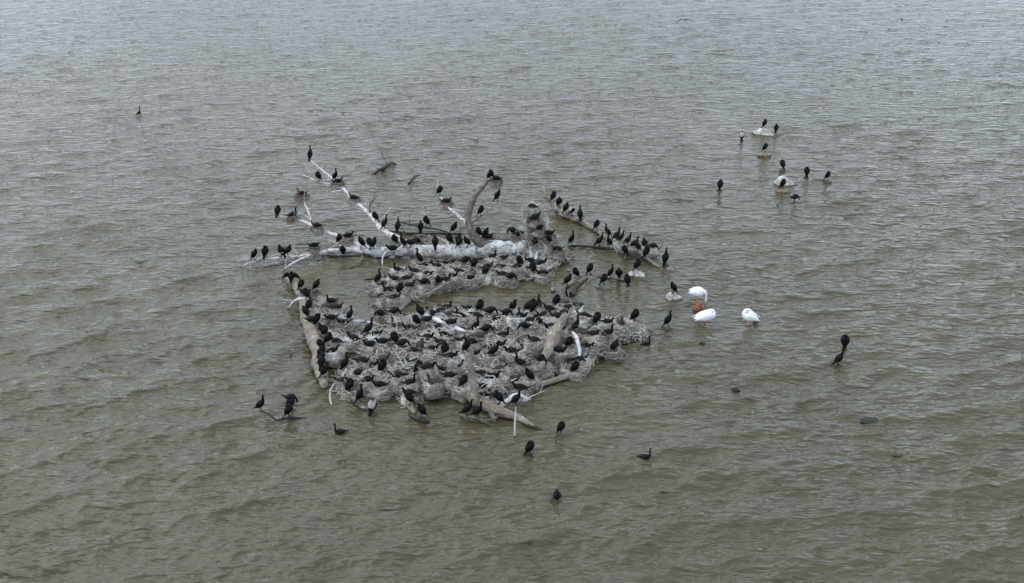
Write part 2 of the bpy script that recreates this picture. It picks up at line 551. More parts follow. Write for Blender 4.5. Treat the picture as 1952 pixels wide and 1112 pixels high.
tree('fallen_tree', 'huge bleached fallen tree lying across the water with bare branches and upturned roots', 'fallen tree', [
    ('trunk', [(1045, 474, .65, .40), (1000, 475, .65, .45), (940, 476, .6, .48), (880, 480, .5, .42), (820, 480, .4, .38), (760, 478, .35, .33), (720, 480, .35, .29), (680, 477, .3, .22), (640, 479, .3, .17), (600, 484, .3, .13), (560, 490, .3, .10), (520, 492, .35, .08), (485, 497, .35, .07), (457, 511, .0, .035)], 'pale_wood', 8),
    ('branch', [(795, 472, .4, .24), (755, 456, .8, .21), (725, 433, 1.2, .16), (702, 406, 1.6, .12), (676, 384, 1.9, .10), (645, 352, 2.3, .08), (620, 330, 2.6, .05), (592, 305, 2.9, .04)], 'white_wood', 14),
    ('branch', [(645, 352, 2.3, .05), (620, 350, 2.3, .042), (603, 345, 2.4, .045), (575, 332, 2.5, .016)], 'pale_wood', 6),
    ('branch', [(704, 408, 1.6, .06), (706, 390, 2.0, .055), (718, 374, 2.5, .02)], 'brown_wood', 3),
    ('branch', [(676, 386, 1.9, .03), (660, 393, 1.7, .022), (643, 399, 1.5, .01)], 'white_wood', 2),
    ('branch', [(705, 476, .35, .17), (665, 457, .7, .14), (630, 446, .9, .12), (605, 438, 1.1, .13), (583, 425, 1.3, .11), (558, 417, 1.5, .085), (530, 413, 1.6, .04)], 'white_wood', 14),
    ('branch', [(594, 432, 1.2, .07), (588, 405, 1.75, .055), (575, 376, 2.3, .045)], 'white_wood', 6),
    ('branch', [(594, 485, .3, .07), (565, 498, .25, .06), (541, 514, .06, .045), (536, 523, -.1, .03)], 'white_wood', 2),
    ('branch', [(606, 482, .35, .05), (598, 474, .6, .03)], 'grey_wood', 1),
    ('branch', [(752, 478, .55, .06), (736, 481, .5, .06), (729, 494, .3, .05), (730, 513, -.1, .035)], 'white_wood', 0),
    ('branch', [(612, 487, .03, .05), (655, 489, .08, .07), (700, 485, .14, .08)], 'wet_wood', 1),
    ('branch', [(694, 490, .25, .05), (665, 513, .02, .04), (630, 527, -.12, .03)], 'grey_wood', 1),
    ('branch', [(690, 488, .3, .05), (682, 513, -.06, .03)], 'grey_wood', 0),
    ('limb', [(940, 474, .6, .32), (912, 462, 1.1, .27), (896, 435, 1.9, .23), (894, 402, 2.8, .205), (904, 378, 3.4, .18), (918, 358, 3.9, .145), (930, 346, 4.2, .10), (945, 347, 4.25, .05)], 'brown_wood', 1),
    ('branch', [(898, 428, 2.0, .06), (912, 415, 2.1, .045), (930, 404, 2.3, .035), (949, 384, 2.7, .014)], 'grey_wood', 1),
    ('branch', [(894, 430, 1.7, .10), (875, 413, 1.8, .09), (862, 402, 1.9, .08), (850, 390, 2.0, .06), (838, 374, 2.2, .035), (834, 362, 2.4, .02), (835, 342, 2.9, .01)], 'pale_wood', 3),
    ('branch', [(925, 459, .9, .12), (960, 457, .9, .09), (985, 454, .95, .07), (1003, 450, 1.05, .05)], 'grey_wood', 3),
    ('branch', [(662, 476, .4, .06), (643, 464, .7, .045), (626, 458, .9, .02)], 'white_wood', 4),
    ('branch', [(545, 491, .3, .04), (528, 502, .12, .03), (508, 508, -.05, .02)], 'pale_wood', 3),
    ('branch', [(484, 497, .35, .04), (470, 494, .45, .025), (452, 500, .3, .01)], 'pale_wood', 3),
    ('branch', [(822, 474, .6, .06), (806, 460, .95, .045), (793, 448, 1.2, .02)], 'grey_wood', 5),
    ('branch', [(716, 424, 1.35, .06), (734, 412, 1.6, .04), (744, 396, 1.9, .012)], 'pale_wood', 4),
    ('branch', [(655, 362, 2.2, .05), (632, 366, 2.1, .035), (612, 362, 2.1, .012)], 'pale_wood', 4),
    ('branch', [(575, 422, 1.4, .05), (556, 430, 1.2, .035), (538, 432, 1.1, .012)], 'pale_wood', 4),
    ('branch', [(860, 470, .8, .06), (845, 458, .8, .05), (833, 452, .9, .02)], 'pale_wood', 2),
    ('root', [(1010, 492, .2, .30), (1012, 465, .9, .22), (1006, 430, 1.9, .13), (1003, 405, 2.6, .07), (1002, 388, 3.0, .03)], 'grey_wood', 14),
    ('root', [(1025, 492, .2, .30), (1024, 460, 1.1, .24), (1020, 425, 2.1, .16), (1016, 402, 2.8, .10), (1024, 384, 3.2, .03)], 'grey_wood', 14),
    ('root', [(1030, 490, .2, .28), (1042, 462, .9, .2), (1044, 440, 1.4, .12), (1036, 418, 2.0, .04)], 'pale_wood', 12),
    ('root', [(1020, 488, .3, .25), (1045, 482, .5, .2), (1065, 480, .4, .1), (1082, 468, .5, .03)], 'grey_wood', 4),
    ('root', [(1000, 480, .6, .2), (985, 462, .8, .14), (975, 448, 1.0, .05)], 'grey_wood', 4),
    ('root', [(1012, 474, 1.1, .09), (1014, 497, .6, .10), (1020, 520, .1, .07)], 'white_wood', 0),
    ('root', [(1034, 478, 1.0, .05), (1024, 481, .95, .08), (1021, 500, .6, .08), (1024, 520, .1, .06)], 'white_wood', 0),
    ('root', [(1026, 500, .6, .05), (1036, 508, .35, .045), (1040, 514, .2, .03)], 'white_wood', 0),
])
tree('sunken_log', 'thin dark sunken log just behind the pale fallen trunk', 'log', [
    ('trunk', [(728, 430, .3, .04), (737, 438, .15, .055), (758, 443, .1, .07), (802, 445, .1, .075), (850, 445, .06, .06), (895, 447, -.03, .03)], 'wet_wood', 1),
    ('branch', [(758, 422, .3, .05), (790, 431, .2, .06), (813, 434, .15, .065), (852, 442, .02, .04)], 'wet_wood', 0),
    ('branch', [(781, 432, .2, .03), (780, 404, .95, .008)], 'wet_wood', 0)])
tree('slanting_log', 'grey log slanting down right into the water behind the rafts', 'log', [
    ('trunk', [(1035, 355, 1.2, .05), (1042, 374, .75, .11), (1054, 386, .4, .23), (1064, 398, .32, .26), (1078, 409, .22, .23), (1104, 421, .15, .19), (1137, 440, .1, .14), (1160, 456, .1, .12), (1182, 466, .14, .12), (1207, 477, .16, .12), (1232, 493, .12, .11), (1250, 506, .04, .09), (1272, 520, -.08, .05)], 'tan_wood', 4),
    ('branch', [(1041, 378, .7, .08), (1031, 376, .8, .03)], 'tan_wood', 1),
    ('branch', [(1100, 420, .25, .08), (1112, 417, .4, .06), (1110, 408, .6, .02)], 'grey_wood', 0)])
tree('branching_log', 'dark waterlogged log with forked twigs crossing the slanting log', 'log', [
    ('trunk', [(1058, 473, -.02, .06), (1090, 469, .08, .08), (1141, 472, .08, .085), (1190, 478, .1, .10), (1229, 477, .15, .08), (1246, 480, .15, .06), (1262, 470, .35, .03), (1257, 454, .75, .01)], 'wet_wood', 9),
    ('branch', [(1190, 495, .02, .06), (1196, 480, .4, .06), (1212, 478, .42, .07), (1240, 498, .15, .07), (1256, 509, -.03, .05)], 'tan_wood', 2),
    ('branch', [(1160, 470, .15, .06), (1162, 452, .55, .04), (1158, 446, .7, .02)], 'grey_wood', 2),
    ('branch', [(1196, 478, .1, .06), (1212, 470, .35, .05), (1240, 465, .4, .03), (1256, 462, .4, .015)], 'grey_wood', 10),
    ('branch', [(1170, 474, .1, .05), (1200, 488, .2, .05), (1222, 485, .2, .04), (1238, 476, .3, .02)], 'wet_wood', 10)])
tree('left_log', 'thick whitewashed log running down the left side of the colony', 'log', [
    ('trunk', [(543, 529, .35, .10), (558, 541, .35, .18), (574, 558, .38, .27), (581, 592, .38, .32), (592, 628, .42, .38), (604, 660, .36, .35), (608, 700, .3, .31), (617, 728, .18, .24), (621, 745, -.12, .18)], 'tan_wood', 6),
    ('branch', [(590, 573, .6, .10), (566, 571, .6, .07), (548, 590, .0, .03)], 'white_wood', 2),
    ('branch', [(583, 566, .5, .10), (606, 572, .4, .09), (632, 582, .3, .08), (645, 585, .2, .03)], 'grey_wood', 4),
    ('branch', [(600, 624, .5, .09), (625, 616, .5, .08), (648, 606, .55, .075), (668, 613, .45, .065), (695, 613, .4, .07), (722, 620, .35, .06)], 'pale_wood', 5),
    ('branch', [(612, 640, .5, .1), (632, 650, .5, .08), (645, 640, .7, .03)], 'tan_wood', 5)])
tree('standing_stump', 'tall grey snag rising from a forked root log at the front raft edge', 'snag', [
    ('trunk', [(906, 772, .25, .24), (904, 748, .85, .21), (899, 712, 1.75, .17), (892, 676, 2.65, .12)], 'tan_wood', 0),
    ('root', [(876, 744, .5, .17), (912, 766, .32, .25), (945, 782, .25, .25), (985, 796, .1, .19), (1010, 810, .0, .15), (1032, 822, -.18, .08)], 'tan_wood', 3),
    ('root', [(936, 778, .25, .18), (942, 800, .0, .13), (945, 828, -.3, .07)], 'grey_wood', 0),
    ('root', [(945, 782, .3, .11), (965, 766, .5, .11), (985, 752, .65, .085), (1010, 763, .3, .035)], 'white_wood', 3),
    ('branch', [(983, 774, 1.45, .03), (982, 806, .68, .04), (980, 842, -.2, .03)], 'white_wood', 0),
    ('branch', [(876, 791, .1, .04), (890, 794, .12, .055), (912, 799, .12, .065), (942, 816, -.08, .05)], 'tan_wood', 1)])
tree('broken_trunk', 'broad pale broken trunk leaning on the nests of the front raft', 'broken trunk', [
    ('trunk', [(1078, 600, 1.6, .10), (1067, 618, 1.5, .27), (1053, 648, 1.3, .33), (1040, 678, 1.05, .24), (1028, 708, .7, .08)], 'tan_wood', 5),
    ('branch', [(1075, 612, 1.2, .10), (1083, 600, 1.4, .07), (1090, 586, 1.6, .03)], 'tan_wood', 2)])
limbs = [
    ('curved_branch', 'short white curved branch hanging on the front raft right of the broken trunk', [(1092, 634, 1.5, .06), (1100, 645, 1.45, .10), (1104, 664, 1.1, .095), (1104, 684, .7, .08)], 'white_wood', 0),
    ('driftwood_log', 'grey log along the right front edge of the front raft', [(985, 752, .25, .09), (1015, 735, .28, .14), (1050, 727, .25, .135), (1085, 716, .25, .13), (1112, 702, .3, .12), (1132, 689, .42, .07)], 'tan_wood', 4),
    ('bent_branch', 'bent bare branch over the dark hollow at the right end of the front raft', [(1112, 656, .6, .04), (1140, 656, .6, .055), (1160, 663, .5, .05), (1168, 670, .35, .035)], 'tan_wood', 3),
    ('driftwood_log', 'whitewashed log in the back row of nests on the front raft', [(796, 599, .9, .10), (835, 611, 1.15, .15), (868, 625, 1.2, .14), (888, 633, 1.1, .08)], 'white_wood', 2),
    ('driftwood_stick', 'white stick at the left end of the front raft below two sitting cormorants', [(728, 644, .65, .04), (750, 638, .75, .07), (780, 631, .8, .05)], 'white_wood', 1),
    ('curved_branch', 'thin white curved branch dipping into the water at the front left raft corner', [(638, 731, .9, .02), (630, 744, .65, .035), (629, 760, .3, .045), (635, 782, -.15, .05)], 'white_wood', 0),
    ('driftwood_log', 'grey log slanting into the water at the front left raft corner', [(652, 738, .32, .09), (670, 757, .22, .11), (690, 775, .1, .12), (716, 793, -.18, .07)], 'grey_wood', 1),
    ('driftwood_log', 'short log end poking out below the middle of the front raft', [(776, 744, .35, .12), (781, 765, .25, .15), (786, 782, .1, .13), (791, 794, -.08, .08)], 'tan_wood', 3),
    ('driftwood_log', 'small wet log in the water below the front raft with one cormorant on it', [(776, 789, -.02, .05), (790, 797, .06, .10), (806, 801, .08, .13), (818, 806, -.03, .09)], 'wet_wood', 0),
    ('forked_branch', 'thin dark branch in the water at far front left with four cormorants', [(497, 785, .42, .025), (512, 789, .25, .04), (526, 801, .04, .05), (550, 797, .08, .065), (588, 798, -.05, .035)], 'wet_wood', 1),
    ('driftwood_stick', 'small white stick standing at the left end of the front raft', [(660, 703, .55, .04), (652, 718, .35, .045), (642, 735, .05, .03)], 'white_wood', 1),
    ('driftwood_log', 'short grey log beside the rocks behind the front raft right end', [(1080, 547, .08, .06), (1098, 533, .16, .08), (1120, 524, .2, .07), (1146, 529, .0, .04)], 'tan_wood', 2),
    ('driftwood_log', 'dark half sunken log below the short grey log behind the front raft', [(1075, 566, .12, .05), (1086, 564, .16, .07), (1096, 550, .14, .06), (1120, 531, .0, .05)], 'wet_wood', 1),
    ('driftwood_stick', 'dark stick just above the water behind the two low rocks', [(1150, 532, -.02, .04), (1164, 531, .1, .05), (1180, 534, .1, .05), (1206, 540, .0, .045)], 'wet_wood', 1),
    ('driftwood_log', 'grey log lying along the back right edge of the front raft', [(1052, 574, .4, .10), (1080, 572, .45, .16), (1100, 574, .3, .15), (1112, 579, .0, .1)], 'grey_wood', 4),
    ('driftwood_log', 'grey forked driftwood floating in open water above the fallen tree', [(708, 333, -.03, .03), (722, 325, .14, .11), (738, 316, .2, .14), (747, 311, .16, .10), (756, 314, -.03, .06)], 'wet_wood', 3),
    ('driftwood_stick', 'pale two pronged driftwood stick poking up right of the floating driftwood', [(772, 353, -.1, .03), (781, 349, .1, .08), (790, 338, .4, .07), (802, 335, .3, .03)], 'wet_wood', 3),
    ('wooden_stub', 'short grey wooden stub standing in the pool right of the middle raft', [(1054, 560, -.1, .15), (1053, 548, .25, .12), (1050, 537, .5, .04)], 'grey_wood', 0),
    ('driftwood_stick', 'long dark stick at the left end of the middle raft', [(695, 533, .02, .03), (725, 529, .14, .045), (765, 522, .2, .04), (800, 512, .3, .04)], 'wet_wood', 2),
    ('driftwood_stick', 'thin dark stick tip poking from the water left of the left log', [(554, 682, -.05, .03), (554, 676, .12, .03), (558, 675, .14, .015)], 'wet_wood', 0),
    ('driftwood_stick', 'small dark post tip in the water between the left log and middle raft', [(726, 508, -.1, .03), (725, 500, .2, .03), (724, 496, .3, .012)], 'wet_wood', 0),
    ('driftwood_stick', 'grey log piece across the left middle of the middle raft', [(790, 572, .2, .05), (820, 558, .55, .06), (850, 540, .7, .05)], 'tan_wood', 1),
    ('curved_branch', 'white forked branch on the back edge of the front raft', [(1085, 606, .9, .06), (1100, 600, 1.0, .09), (1108, 590, 1.2, .06), (1112, 582, 1.4, .02)], 'white_wood', 2),
    ('driftwood_stick', 'white stick lying between nests near the right end of the front raft', [(1132, 622, .8, .03), (1152, 628, .75, .05), (1180, 634, .65, .03)], 'white_wood', 1),
]
for (nm, lb, ctrl, mat, tw) in limbs:
    o = limb(nm, ctrl, mat, None, tw)
    tag(o, lb, 'branch' if 'branch' in nm else ('stub' if 'stub' in nm else 'driftwood'))

# ------------------------------------------------------------------ nest rafts
def stick_arrays(cent, dirs, L, r, bend):
    """bent three-sided twigs -> verts, quads"""
    n = len(cent)
    up = np.tile(np.array([[0.2, 0.1, 0.97]]), (n, 1))
    s = np.cross(dirs, up)
    s /= np.linalg.norm(s, axis=1, keepdims=True) + 1e-9
    q = np.cross(s, dirs)
    mid = cent + s * bend[:, None] * L[:, None] * 0.5 + q * np.abs(bend)[:, None] * L[:, None] * 0.35
    ring = []
    for c, rr in ((cent - dirs * L[:, None] / 2, r), (mid, r * 0.9), (cent + dirs * L[:, None] / 2, r * 0.35)):
        for k in range(3):
            a = 2 * math.pi * k / 3
            ring.append(c + (s * math.cos(a) + q * math.sin(a)) * rr[:, None])
    V = np.stack(ring, 1).reshape(-1, 3)
    base = np.arange(n)[:, None] * 9
    F = []
    for i in range(2):
        for k in range(3):
            k2 = (k + 1) % 3
            F.append(np.concatenate([base + i * 3 + k, base + i * 3 + k2, base + (i + 1) * 3 + k2, base + (i + 1) * 3 + k], 1))
    return V, np.concatenate(F, 0)


class Raft:
    def __init__(self, outline, hmax, seed):
        self.poly = np.array([P(a, b, c).xy for a, b, c in outline])
        self.hmax = hmax
        self.seed = seed

    def dist(self, X, Y):
        """distance to the outline, negative outside"""
        p = self.poly
        inside = np.zeros(X.shape, bool)
        d = np.full(X.shape, 1e9)
        n = len(p)
        for i in range(n):
            (x1, y1), (x2, y2) = p[i], p[(i + 1) % n]
            cond = ((y1 > Y) != (y2 > Y)) & (X < (x2 - x1) * (Y - y1) / (y2 - y1 + 1e-12) + x1)
            inside ^= cond
            ex, ey = x2 - x1, y2 - y1
            t = np.clip(((X - x1) * ex + (Y - y1) * ey) / (ex * ex + ey * ey), 0, 1)
            d = np.minimum(d, np.hypot(X - x1 - t * ex, Y - y1 - t * ey))
        s = self.seed
        rag = 0.22 * np.sin(X * 3.7 + s) * np.sin(Y * 4.3 - s) + 0.16 * np.sin(X * 7.9 - Y * 6.1 + s) + 0.10 * np.sin(X * 15.1 + Y * 12.3)
        return np.where(inside, d, -d) + rag

    def height(self, X, Y):
        X, Y = np.asarray(X, float), np.asarray(Y, float)
        d = self.dist(X, Y)
        h = self.hmax * np.clip((d + 0.12) / 1.5, 0, 1) ** 0.7
        s = self.seed
        lump = 0.7 * np.sin(X * 2.9 + s) * np.sin(Y * 3.3 + s * 2) + 0.5 * np.sin(X * 5.1 + Y * 3.7 + s) * np.sin(Y * 6.1 - X * 2.2) + 0.3 * np.sin(Y * 7.3 - X * 4.1)
        return np.where(d > -0.12, h * (1 + 0.42 * lump) - 0.02, -0.35)

    def build(self, label, nsticks, label2):
        lo, hi = self.poly.min(0) - 0.4, self.poly.max(0) + 0.4
        st = 0.14
        xs, ys = np.arange(lo[0], hi[0], st), np.arange(lo[1], hi[1], st)
        X, Y = np.meshgrid(xs, ys)
        Z = self.height(X, Y) - 0.05 + 0.05 * RNG.normal(size=X.shape)
        D = self.dist(X, Y)
        ok = D > -0.25
        idx = np.arange(X.size).reshape(X.shape)
        q = np.stack([idx[:-1, :-1], idx[:-1, 1:], idx[1:, 1:], idx[1:, :-1]], -1).reshape(-1, 4)
        keep = ok.ravel()[q].all(1)
        q = q[keep]
        used, inv = np.unique(q, return_inverse=True)
        V = np.stack([X, Y, Z], -1).reshape(-1, 3)[used]
        q = inv.reshape(-1, 4)
        c = np.array([self.poly[:, 0].mean(), self.poly[:, 1].mean(), 0])
        o = link('nest_mound', mesh_np('nest_mound', V - c, q, M['mat_base'], True), None, c)
        tag(o, label, 'nest mound', kind='stuff')
        # loose sticks over the whole mound, some hanging over its edge
        pts = []
        while len(pts) < nsticks:
            x = RNG.uniform(lo[0], hi[0], 4000)
            y = RNG.uniform(lo[1], hi[1], 4000)
            d = self.dist(x, y)
            k = (d > -0.12) & (RNG.random(4000) < np.where(d < 0.5, 1.0, 0.75))
            pts += list(zip(x[k], y[k]))
        pts = np.array(pts[:nsticks])
        n = nsticks
        z = self.height(pts[:, 0], pts[:, 1]) + RNG.uniform(-0.04, 0.16, n)
        az = RNG.uniform(0, 2 * math.pi, n)
        el = RNG.normal(0.05, 0.42, n)
        dirs = np.stack([np.cos(az) * np.cos(el), np.sin(az) * np.cos(el), np.sin(el)], 1)
        L = RNG.uniform(0.25, 0.95, n) ** 1.2
        r = RNG.uniform(0.006, 0.018, n) * np.where(RNG.random(n) < 0.08, 2.2, 1)
        V, F = stick_arrays(np.column_stack([pts, z]), dirs, L, r, RNG.normal(0, 0.22, n))
        o2 = link('loose_twigs', mesh_np('loose_twigs', V - c, F, M['sticks']), None, c)
        tag(o2, label2, 'twigs', kind='stuff')


front = Raft([(700, 672, .1), (690, 690, 0), (652, 708, .1), (645, 735, .05), (685, 752, 0), (750, 757, 0), (800, 752, 0), (845, 757, 0), (890, 756, 0), (945, 770, 0), (1000, 750, 0),
              (1035, 722, 0), (1075, 714, .1), (1112, 700, 0), (1150, 682, 0), (1185, 655, 0), (1226, 645, 0), (1222, 620, .35), (1180, 608, .5), (1120, 598, .5), (1080, 586, .4),
              (1000, 588, .5), (940, 594, .5), (860, 594, .5), (800, 598, .5), (752, 606, .4), (742, 628, .3), (690, 634, .25), (660, 655, .15)], 0.72, 1.3)
left = Raft([(596, 574, .1), (638, 577, .2), (646, 590, .05), (618, 600, .1), (620, 612, .2), (664, 608, .25), (672, 626, .05), (645, 636, .1), (660, 650, .1), (652, 686, 0), (628, 692, 0), (612, 660, .2), (600, 610, .2)], 0.55, 2.2)
mid = Raft([(712, 552, .1), (730, 538, .2), (760, 522, .3), (795, 507, .3), (850, 504, .35), (900, 500, .35), (985, 497, .4), (1040, 492, .4), (1072, 487, .3), (1080, 498, .1), (1046, 512, .05), (1042, 533, 0),
            (1000, 538, 0), (940, 537, 0), (900, 545, 0), (860, 551, 0), (810, 562, 0), (788, 577, 0), (735, 584, 0), (714, 576, .05)], 0.48, 4.1)
def twig_heap(pts, n, label):
    # twigs wedged between the roots: pts = [(px, py, z, spread)]
    rg = np.random.default_rng(77)
    cs = np.array([[*P(a, b, z), r] for a, b, z, r in pts])
    k = rg.integers(0, len(cs), n)
    t = rg.random(n)[:, None]
    k2 = np.clip(k + 1, 0, len(cs) - 1)
    c = cs[k] * (1 - t) + cs[k2] * t
    p = c[:, :3] + rg.normal(0, 1, (n, 3)) * c[:, 3:4] * np.array([[1, .8, .45]])
    p[:, 2] = np.maximum(p[:, 2], .03)
    az = rg.uniform(0, 6.283, n)
    el = rg.normal(0.05, 0.5, n)
    d = np.stack([np.cos(az) * np.cos(el), np.sin(az) * np.cos(el), np.sin(el)], 1)
    V, F = stick_arrays(p, d, rg.uniform(.25, .9, n), rg.uniform(.006, .017, n), rg.normal(0, .25, n))
    o = np.array(P(*pts[0][:2], 0))
    tag(link('loose_twigs', mesh_np('loose_twigs', V - o, F, M['sticks']), None, o), label, 'twigs', kind='stuff')


twig_heap([(1018, 500, .3, .55), (1020, 480, .7, .5), (1022, 455, 1.2, .42), (1019, 430, 1.9, .34), (1017, 410, 2.5, .27), (1014, 397, 2.9, .2)], 3400, 'loose grey twigs wedged in the upturned roots')
twig_heap([(1160, 464, .15, .25), (1182, 472, .18, .32), (1208, 480, .2, .34), (1238, 482, .2, .28)], 650, 'loose twigs caught on the tangle of the branching log')
twig_heap([(1050, 492, .2, .4), (1062, 478, .5, .35), (1045, 455, 1.0, .3)], 900, 'loose twigs at the right foot of the upturned roots')
front.build('matted debris under the large front raft of nests', 6500, 'loose grey twigs strewn over the large front raft')
left.build('matted debris beside the thick left log', 1500, 'loose grey twigs beside the thick left log')
mid.build('matted debris under the narrower middle raft of nests', 2600, 'loose grey twigs strewn over the narrower middle raft')

def floating_twigs():
    rg = np.random.default_rng(5)
    pts = []
    for r, k in ((front, 260), (mid, 150), (left, 60)):
        lo, hi = r.poly.min(0) - 2, r.poly.max(0) + 2
        got = 0
        while got < k:
            x, y = rg.uniform(lo[0], hi[0]), rg.uniform(lo[1], hi[1])
            d = float(r.dist(np.array(x), np.array(y)))
            if -1.4 < d < -.05 and rg.random() < math.exp(d / .5):
                pts.append((x, y, rg.uniform(.0, .03)))
                got += 1
    n = len(pts)
    az = rg.uniform(0, 6.283, n)
    el = rg.normal(0, .16, n)
    d = np.stack([np.cos(az) * np.cos(el), np.sin(az) * np.cos(el), np.sin(el)], 1)
    V, F = stick_arrays(np.array(pts), d, rg.uniform(.2, .8, n), rg.uniform(.008, .02, n), rg.normal(0, .2, n))
    tag(link('floating_twigs', mesh_np('floating_twigs', V, F, M['wet_wood'])), 'twigs floating in the water around the rafts', 'twigs', kind='stuff')


floating_twigs()

# ------------------------------------------------------------------ nest meshes (shared)
def nest_mesh(seed, n=210):
    rg = np.random.default_rng(seed)
    a = rg.uniform(0, 2 * math.pi, n)
    t = rg.random(n)
    rad = 0.16 + 0.22 * t + rg.normal(0, 0.03, n)
    z = 0.19 - 0.50 * np.clip(t - 0.35, 0, 1) - 0.10 * (t < 0.2) + rg.normal(0, 0.03, n)
    c = np.stack([np.cos(a) * rad, np.sin(a) * rad, z], 1)
    az = a + math.pi / 2 + rg.normal(0, 0.55, n)
    el = rg.normal(0.0, 0.3, n)
    d = np.stack([np.cos(az) * np.cos(el), np.sin(az) * np.cos(el), np.sin(el)], 1)
    L = rg.uniform(0.22, 0.62, n)
    V, F = stick_arrays(c, d, L, rg.uniform(0.006, 0.014, n), rg.normal(0, 0.3, n))
    # packed core of the cup
    ring, core, cf = 14, [], []
    prof = [(0.02, 0.07), (0.14, 0.09), (0.22, 0.17), (0.31, 0.10), (0.37, -0.06), (0.40, -0.22), (0.36, -0.36)]
    for (rr, zz) in prof:
        for k in range(ring):
            an = 2 * math.pi * k / ring
            w = 1 + rg.normal(0, 0.10)
            core.append((math.cos(an) * rr * w, math.sin(an) * rr * w, zz + rg.normal(0, 0.018)))
    for i in range(len(prof) - 1):
        for k in range(ring):
            k2 = (k + 1) % ring
            cf.append((i * ring + k, i * ring + k2, (i + 1) * ring + k2, (i + 1) * ring + k))
    off = len(V)
    V = np.concatenate([V, np.array(core)], 0)
    F = np.concatenate([F, np.array(cf) + off], 0)
    return mesh_np('nest', V, F, M['nest'])


NESTS = [nest_mesh(20 + i) for i in range(6)]
BNESTS = [nest_mesh(40 + i, 260) for i in range(3)]
for bn in BNESTS:
    bn.materials[0] = M['branch_nest']

# ------------------------------------------------------------------ birds
def loft(rings, sides=12):
    """rings: [(x, z, half width y, half height)] along the spine, tail to bill -> one closed surface"""
    pts = [np.array(r, float) for r in rings]
    ext = [2 * pts[0] - pts[1]] + pts + [2 * pts[-1] - pts[-2]]
    path = []
    for i in range(1, len(ext) - 2):
        p0, p1, p2, p3 = ext[i - 1], ext[i], ext[i + 1], ext[i + 2]
        for k in range(2):
            t = k / 2
            path.append(0.5 * ((2 * p1) + (-p0 + p2) * t + (2 * p0 - 5 * p1 + 4 * p2 - p3) * t * t + (-p0 + 3 * p1 - 3 * p2 + p3) * t ** 3))
    path.append(pts[-1])
    V, F = [], []
    n = len(path)
    for i, p in enumerate(path):
        a, b = path[max(0, i - 1)], path[min(n - 1, i + 1)]
        tx, tz = b[0] - a[0], b[1] - a[1]
        l = math.hypot(tx, tz) + 1e-9
        nx, nz = -tz / l, tx / l
        w, h = max(p[2], 0.004), max(p[3], 0.004)
        for k in range(sides):
            an = 2 * math.pi * k / sides
            V.append((p[0] + nx * math.sin(an) * h, math.cos(an) * w, p[1] + nz * math.sin(an) * h))
    for i in range(n - 1):
        for k in range(sides):
            k2 = (k + 1) % sides
            F.append((i * sides + k, i * sides + k2, (i + 1) * sides + k2, (i + 1) * sides + k))
    F.append(tuple(range(sides - 1, -1, -1)))
    F.append(tuple((n - 1) * sides + k for k in range(sides)))
    return V, F


